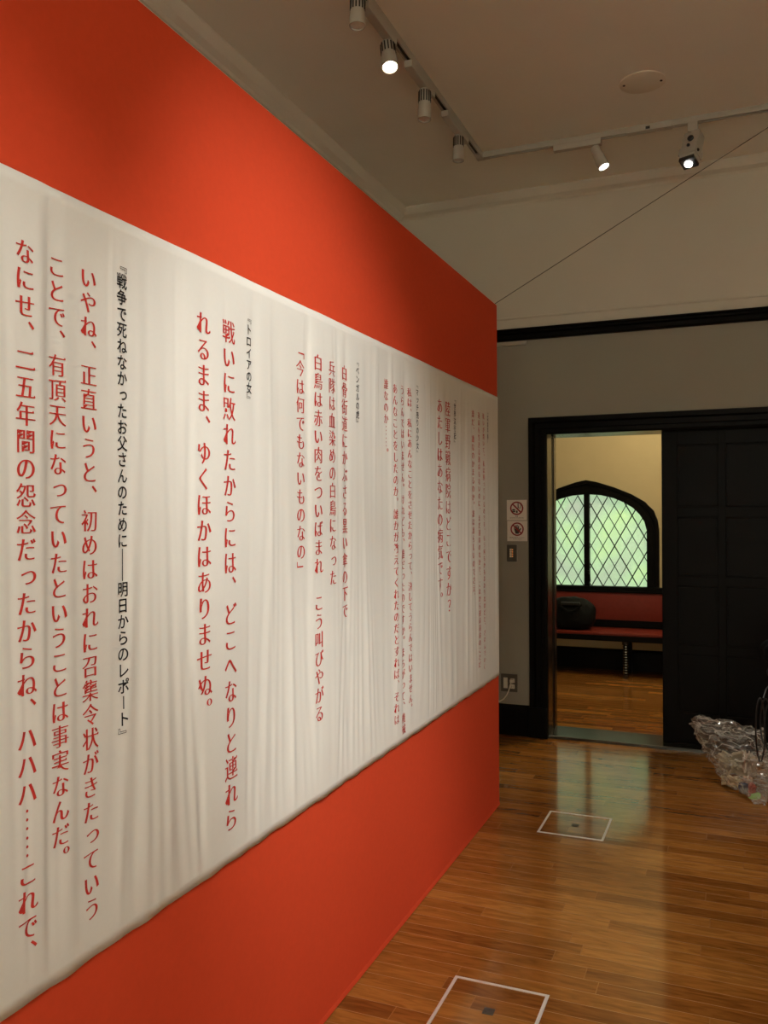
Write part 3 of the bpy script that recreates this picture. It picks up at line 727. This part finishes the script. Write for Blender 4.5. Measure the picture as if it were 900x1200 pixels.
room_spot(1.6, (.25, 2.5, .05), P_FOOT_FILL, 38, 1.0, 'added unseen fill spotlight on the middle track aimed at the foot of the partition', WARM, 1.9)  # lamp added to brighten the floor and the red panel's foot
for x, lb in ((3.2, 'added unseen fill spotlight aimed at the wall behind the camera, rightmost of three'), (1.9, 'added unseen fill spotlight aimed at the wall behind the camera, middle of three'), (.6, 'added unseen fill spotlight aimed at the wall behind the camera, leftmost of three')):
    room_spot(-2.0, (x, -3.2, 1.3), P_FILL, 95, .8, lb, (1, .97, .86), x)  # added fill, bounced off the front wall to lift ceiling and room
track('y', .6, -2.6, -1.0, [], 'unseen short white ceiling lighting track behind the camera, carrying an added fill spotlight')

# round flush ceiling cover
m = MB(); m.lathe([(.108, CZ), (.108, CZ-.004), (.106, CZ-.005), (.02, CZ-.005), (.001, CZ-.005)], 48, Matrix.Translation((.682, 4.26, 0)))
cv_ = tag(m.build('ceiling_cover', mat('cover_paint', (.78, .75, .64), .8), smooth=True), 'round flush cover plate on the ceiling above the crossing track', 'cover')
for q in (-.085, .085):
    m = MB(); m.lathe([(.006, CZ-.003), (.006, CZ-.008), (.001, CZ-.009)], 12, Matrix.Translation((.682+q, 4.26+q*.1, 0))); m.build('screw', M_shade, cv_)
# stay wire from the partition to the ceiling
wA, wB = Vector((-.02, 4.10, 2.462)), Vector((1.605, 4.557, 3.5))
m = MB(); m.tube([tuple(wA.lerp(wB, k/16)) for k in range(17)], .0018, 6); m.lathe([(.012, 0), (.012, .012), (.004, .02)], 12, Matrix.Translation(wA-Vector((0, 0, .004)))); m.lathe([(.015, -.01), (.015, 0)], 12, Matrix.Translation(wB))
tag(m.build('stay_wire', M_wire, smooth=True), 'thin steel stay wire from the partition top corner up to the ceiling', 'wire')

# ------------------------------------------------------------------ wall fittings beside the door
def ringmesh(mb, cx, cz, y, r0, r1, n=40):
    t = bmesh.new(); A = [t.verts.new((cx+r0*math.cos(2*PI*k/n), y, cz+r0*math.sin(2*PI*k/n))) for k in range(n)]; B = [t.verts.new((cx+r1*math.cos(2*PI*k/n), y, cz+r1*math.sin(2*PI*k/n))) for k in range(n)]
    for k in range(n): t.faces.new((A[k], B[k], B[(k+1) % n], A[(k+1) % n]))
    e = bmesh.ops.extrude_face_region(t, geom=t.faces[:]); 
    for v in [q for q in e['geom'] if isinstance(q, bmesh.types.BMVert)]: v.co.y -= .0006
    bmesh.ops.recalc_face_normals(t, faces=t.faces[:]); mb.merge(t)
def flat_text(txt, size, cx, cz, y, m_, parent, origin):
    c = bpy.data.curves.new('t', 'FONT'); c.body = txt; c.size = size; c.align_x = 'CENTER'; c.extrude = .0002
    o = bpy.data.objects.new('t', c); COL.objects.link(o); dg = bpy.context.evaluated_depsgraph_get(); me = bpy.data.meshes.new_from_object(o.evaluated_get(dg))
    bpy.data.objects.remove(o); me.transform(Matrix.Translation(Vector((cx, y, cz))-origin) @ Matrix.Rotation(PI/2, 4, 'X')); me.materials.clear(); me.materials.append(m_)
    q = bpy.data.objects.new('caption', me); COL.objects.link(q); q.parent = parent; return q
def sign(cx, cz, kind):
    s = .066; yb = D-.003
    t = empty('prohibition_sign', (cx, D, cz), 'white square sign with a red prohibition ring over food and drink, upper of two' if kind == 0 else 'white square sign with a red prohibition ring over a hand, lower of two', 'sign')
    o0 = t.location.copy()
    m = MB(); m.box((cx-s, D-.003, cz-s), (cx+s, D-.0002, cz+s), .001); shift(m, -o0).build('plate', M_sign, t)
    m = MB(); y = yb-.0004
    if kind == 0:   # cup at right, burger and cutlery at lower left
        m.prism([(cx+.006, cz+.050), (cx+.030, cz+.047), (cx+.028, cz+.044), (cx+.011, cz+.046), (cx+.013, cz+.012), (cx+.006, cz+.012)], 'y', y-.0004, y)
        m.prism([(cx+.026, cz+.045), (cx+.029, cz+.045), (cx+.026, cz+.012), (cx+.014, cz+.012), (cx+.014, cz+.015), (cx+.023, cz+.015)], 'y', y-.0004, y)
        m.prism([(cx-.020+.012*math.cos(a), cz-.003+.010*math.sin(a)) for a in [PI*k/10 for k in range(11)]], 'y', y-.0004, y)
        m.prism([(cx-.032, cz-.005), (cx-.008, cz-.005), (cx-.010, cz-.014), (cx-.026, cz-.014)], 'y', y-.0004, y)
        m.prism([(cx-.004, cz-.002), (cx+.006, cz-.004), (cx+.006, cz-.018), (cx-.004, cz-.018)], 'y', y-.0004, y)
    else:           # hand
        m.prism([(cx-.010, cz-.018), (cx-.018, cz+.006), (cx-.022, cz+.022), (cx-.018, cz+.024), (cx-.012, cz+.012), (cx-.012, cz+.038), (cx-.007, cz+.039), (cx-.005, cz+.016), (cx-.002, cz+.042), (cx+.003, cz+.041), (cx+.003, cz+.016), (cx+.009, cz+.036), (cx+.013, cz+.034), (cx+.011, cz+.010), (cx+.024, cz+.020), (cx+.027, cz+.016), (cx+.014, cz-.006), (cx+.010, cz-.018)], 'y', y-.0004, y)
    shift(m, -o0).build('pictogram', M_signblk, t)
    m = MB(); ringmesh(m, cx, cz+.012, yb-.0009, .035, .0435)
    a = PI/4; d = Vector((-math.sin(a), math.cos(a)))*.036; w_ = Vector((math.cos(a), math.sin(a)))*.0045
    m.prism([(cx+d.x+w_.x, cz+.012+d.y+w_.y), (cx+d.x-w_.x, cz+.012+d.y-w_.y), (cx-d.x-w_.x, cz+.012-d.y-w_.y), (cx-d.x+w_.x, cz+.012-d.y+w_.y)], 'y', yb-.0015, yb-.0009)
    shift(m, -o0).build('prohibition_ring', M_signred, t)
    if kind == 0:
        flat_text('飲食', .009, cx, cz-.043, yb-.0006, M_signblk, t, o0); flat_text('NO EATING OR DRINKING', .0075, cx, cz-.053, yb-.0006, M_signblk, t, o0)
    else:
        flat_text('展示物に触れないでください', .0075, cx, cz-.045, yb-.0006, M_signblk, t, o0); flat_text('DO NOT TOUCH', .007, cx, cz-.055, yb-.0006, M_signblk, t, o0)
sign(-.227, 1.4555, 0); sign(-.225, 1.320, 1)
# light switch
t = empty('light_switch', (-.2595, D, 1.176), 'bronze wall switch plate with glowing rockers below the prohibition signs', 'switch'); o0 = t.location.copy()
m = MB(); m.box((-.293, D-.007, 1.122), (-.226, D-.0003, 1.231), .0025); shift(m, -o0).build('plate', M_plate, t)
for k in range(4):
    z = 1.150+k*.0145
    m = MB(); m.box((-.274, D-.010, z), (-.262, D-.0065, z+.012), .001); sw = shift(m, -o0).build('rocker', M_ivory, t)
    m = MB(); m.box((-.260, D-.0085, z+.001), (-.252, D-.0065, z+.010), .001); shift(m, -o0).build('pilot_light', M_amber, sw)
# outlet
t = empty('wall_outlet', (-.283, D, .332), 'bronze double wall outlet plate low on the wall beside the red partition', 'outlet'); o0 = t.location.copy()
m = MB(); m.box((-.337, D-.007, .276), (-.229, D-.0003, .391), .0025); shift(m, -o0).build('plate', M_plate, t)
m = MB(); m.box((-.320, D-.010, .298), (-.292, D-.0065, .368), .002); shift(m, -o0).build('blank_module', M_ivory, t)
for z in (.350, .312):
    m = MB(); m.box((-.274, D-.010, z-.014), (-.246, D-.0065, z+.014), .003); so = shift(m, -o0).build('socket', M_ivory, t)
    m = MB(); m.box((-.266, D-.0106, z-.007), (-.264, D-.0098, z+.006)); m.box((-.257, D-.0106, z-.007), (-.255, D-.0098, z+.006)); shift(m, -o0).build('socket_slots', M_shade, so)
t = empty('power_cord', (-.262, D, .35), 'white power cord plugged into the wall outlet and running behind the partition', 'cord'); o0 = t.location.copy()
m = MB(); m.box((-.272, D-.035, .338), (-.252, D-.0102, .361), .004); shift(m, -o0).build('plug', M_ivory, t)
pts = [(-.262, D-.034, .345), (-.266, D-.05, .325), (-.272, D-.058, .295), (-.285, D-.06, .265), (-.305, D-.06, .238), (-.33, D-.06, .222), (-.37, D-.06, .214), (-.43, D-.06, .20), (-.50, D-.06, .12), (-.58, D-.06, .01), (-.75, D-.08, .006)]
m = MB(); m.tube(pts, .0035, 8); shift(m, -o0).build('cable', M_ivory, t, True)

# ------------------------------------------------------------------ floor outlet hatches
def hatch(cx, cy, s, label):
    t = empty('floor_hatch', (cx, cy, 0), label, 'floor hatch', 'aluminium framed floor hatches')
    m = MB(); wd = .010; h = .0022
    pr = [(s, 0), (s, h*.6), (s-.002, h), (s-.0045, h), (s-.005, h*.4), (s-.006, h*.4), (s-.0065, h), (s-wd, h), (s-wd, 0)]
    q = bmesh.new(); rings = []
    for r_, z in pr: rings.append([q.verts.new((sx*r_, sy*r_, z)) for sx, sy in ((-1, -1), (1, -1), (1, 1), (-1, 1))])
    for a, b_ in zip(rings, rings[1:]):
        for k in range(4): q.faces.new((a[k], a[(k+1) % 4], b_[(k+1) % 4], b_[k]))
    bmesh.ops.recalc_face_normals(q, faces=q.faces[:]); m.merge(q); m.build('frame', M_alu, t)
    m = MB(); m.box((-.016, -.017, 0), (.016, .017, .0012), .0004); lk = m.build('lift_handle', M_plate, t)
    m = MB(); m.lathe([(.013, .0010), (.013, .0020), (.011, .0024), (.004, .0024), (.001, .0016)], 20); m.build('ring', M_plate, lk, True)
hatch(.395, 3.975, .147, 'square aluminium framed floor hatch in the middle of the floor, nearer the doorway')
hatch(.4175, 2.403, .147, 'square aluminium framed floor hatch at the bottom edge of the photo, near the partition')

# ------------------------------------------------------------------ clear plastic bag with oddments, right of the door
hull_pts = [(.828, 4.98, .285), (.865, 4.94, .330), (.93, 4.96, .318), (1.05, 4.98, .315), (1.22, 4.95, .31), (1.26, 4.80, .20), (1.26, 4.66, .12),
            (1.00, 4.92, .12), (1.00, 4.86, .02), (1.08, 4.70, .004), (1.15, 4.59, .004), (1.22, 4.55, .004), (1.0, 5.08, .03), (1.25, 5.05, .01), (1.22, 5.08, .20)]
t = bmesh.new()
for p in hull_pts: t.verts.new(p)
r_ = bmesh.ops.convex_hull(t, input=t.verts[:])
bmesh.ops.delete(t, geom=[g for g in r_['geom_interior'] if isinstance(g, bmesh.types.BMVert)], context='VERTS')
bmesh.ops.triangulate(t, faces=t.faces[:])
for _ in range(5): bmesh.ops.subdivide_edges(t, edges=[e for e in t.edges if e.calc_length() > .013], cuts=1, use_grid_fill=False); bmesh.ops.triangulate(t, faces=t.faces[:])
bmesh.ops.smooth_vert(t, verts=t.verts[:], factor=.4, use_axis_x=True, use_axis_y=True, use_axis_z=True)
t.normal_update()
mv = []
for v in t.verts:
    p = v.co.copy(); q = p*Vector((9, 9, 9)).x
    cr_ = 1-abs(mn.noise(q)); cr2 = 1-abs(mn.noise(q*2.3+Vector((3, 1, 7)))); cr3 = mn.noise(q*.5)
    cr4 = 1-abs(mn.noise(q*4.7+Vector((8, 2, 5)))); mv.append(p+v.normal*(-.026*cr_**2+.016*cr2**6+.003*cr4**6+.020*cr3-.004))
for v, p in zip(t.verts, mv):
    p.z = max(p.z, .0025); v.co = p
m = MB(); m.merge(t); tag(m.build('plastic_bag', M_film, smooth=False), 'crumpled clear plastic bag of oddments lying on the floor beside the dark door', 'bag')
def crumple(name, loc, dims, rotz, col, label, cat, seed, rough=.6, amp=.25):
    t = bmesh.new(); bmesh.ops.create_icosphere(t, subdivisions=4, radius=1)
    for v in t.verts:
        p = v.co; q = Vector((math.copysign(abs(p.x)**.6, p.x), math.copysign(abs(p.y)**.6, p.y), math.copysign(abs(p.z)**.6, p.z)))
        q *= 1+amp*(abs(mn.noise(p*2.2+Vector((seed, 0, 0))))*1.4-.5)
        v.co = Vector((q.x*dims[0], q.y*dims[1], q.z*dims[2]))
    zmin = min(v.co.z for v in t.verts)
    for v in t.verts: v.co.z -= zmin
    m = MB(); m.merge(t, Matrix.Rotation(rotz, 4, 'Z')); o = m.build(name, mat(name+'_material', col, rough, noise=(20, .15)), smooth=False, loc=loc)
    return tag(o, label, cat)
crumple('paper_wad', (1.08, 4.95, .03), (.085, .055, .055), .35, (.40, .34, .23), 'large beige paper wad inside the clear plastic bag', 'paper', 1, .6, .75)
crumple('paper_wad', (1.06, 4.82, .004), (.055, .035, .025), -.3, (.50, .43, .28), 'flat cream paper wad at the lower left of the plastic bag', 'paper', 4, .6, .6)
crumple('paper_wad', (1.145, 4.83, .07), (.03, .04, .05), .5, (.46, .40, .32), 'pale paper wad at the right inside the clear plastic bag', 'paper', 6, .6, .7)
crumple('carton', (1.115, 4.735, .004), (.024, .02, .026), .6, (.03, .05, .10), 'small dark blue carton inside the front of the plastic bag', 'carton', 8, .4, .12)
crumple('wrapper', (1.155, 4.69, .006), (.018, .018, .032), .3, (.38, .06, .03), 'small red wrapper inside the front of the plastic bag', 'wrapper', 12, .3, .4)
crumple('wrapper', (1.135, 4.76, .035), (.025, .02, .024), .3, (.55, .40, .30), 'crinkled pinkish wrapper inside the plastic bag behind the red one', 'wrapper', 15, .3, .4)
def leaf_sheet():
    P = [(.6*a_, .6*b_) for a_, b_ in ((-.055, -.012), (-.030, .002), (-.028, .022), (0, .032), (.03, .045), (.05, .03), (.045, .0), (.02, -.02), (-.01, -.022), (-.03, -.02))]
    m = MB(); m.prism(P, 'y', -.0008, .0008); m.bm.transform(Matrix.Translation((1.165, 4.625, .022)) @ Matrix.Rotation(-.5, 4, 'X') @ Matrix.Rotation(.25, 4, 'Z'))
    tag(m.build('paper_scrap', mat('green_paper', (.20, .40, .10), .6)), 'bright green paper scrap at the front of the plastic bag', 'paper')
leaf_sheet()

# ------------------------------------------------------------------ black stool with a jacket and a hanging cable, right edge
t = empty('stool', (1.43, 4.78, 0), 'black padded stool with thin metal legs at the right edge beside the dark door', 'stool'); o0 = t.location.copy()
m = MB(); m.lathe([(.001, .655), (.17, .655), (.195, .645), (.205, .625), (.200, .605), (.185, .598), (.001, .598)], 48, Matrix.Translation((1.43, 4.78, 0)), cap=False); shift(m, -o0).build('seat', M_blackpl, t, True)
for k in range(4):
    a = PI/4+k*PI/2; c_, s_ = math.cos(a), math.sin(a)
    m = MB(); m.tube([(1.43+.15*c_, 4.78+.15*s_, .60), (1.43+.20*c_, 4.78+.20*s_, .012)], .010, 12); lg = shift(m, -o0).build('leg', M_blackpl, t, True)
    m = MB(); m.lathe([(.014, 0), (.014, .02), (.010, .024)], 12, Matrix.Translation((1.43+.20*c_, 4.78+.20*s_, 0))); shift(m, -o0).build('foot', M_shade, lg)
m = MB(); m.tube([(1.43+.176*math.cos(2*PI*k/32), 4.78+.176*math.sin(2*PI*k/32), .26) for k in range(32)], .006, 8, True); shift(m, -o0).build('foot_ring', M_blackpl, t, True)
q = bmesh.new(); bmesh.ops.create_icosphere(q, subdivisions=5, radius=1)
for v in q.verts:
    p = v.co; s_ = Vector((math.copysign(abs(p.x)**.8, p.x)*.20, math.copysign(abs(p.y)**.8, p.y)*.17, math.copysign(abs(p.z)**.8, p.z)*.075))
    s_ += p*(.03*mn.noise(s_*9)+.014*abs(mn.noise(s_*22)))
    s_.z = max(s_.z, -.068); v.co = s_
m = MB(); m.merge(q, Matrix.Translation((1.41, 4.78, .7245))); tag(m.build('jacket', M_bagcloth, smooth=True), 'folded black jacket heaped on the padded stool at the right edge', 'jacket')
def loop(cx, cy, z0, z1, wdt, ph):
    return [(cx+wdt*math.cos(2*PI*k/28), cy+.012*math.sin(4*PI*k/28+ph), (z0+z1)/2+(z1-z0)/2*math.sin(2*PI*k/28)*(1)) for k in range(28)]
m = MB(); m.tube(loop(1.190, 4.56, .22, .53, .020, 0), .0038, 8, True); m.tube(loop(1.215, 4.555, .30, .53, .024, 1), .0038, 8, True); m.tube(loop(1.235, 4.56, .27, .51, .026, 2), .0038, 8, True)
m.tube([(1.205, 4.56, .53), (1.22, 4.60, .57), (1.25, 4.66, .592), (1.30, 4.70, .594)], .0038, 8)
tag(m.build('coiled_cable', M_blackpl, smooth=True), 'thin black cable hanging in loops below the stool, in front of the plastic bag', 'cable')
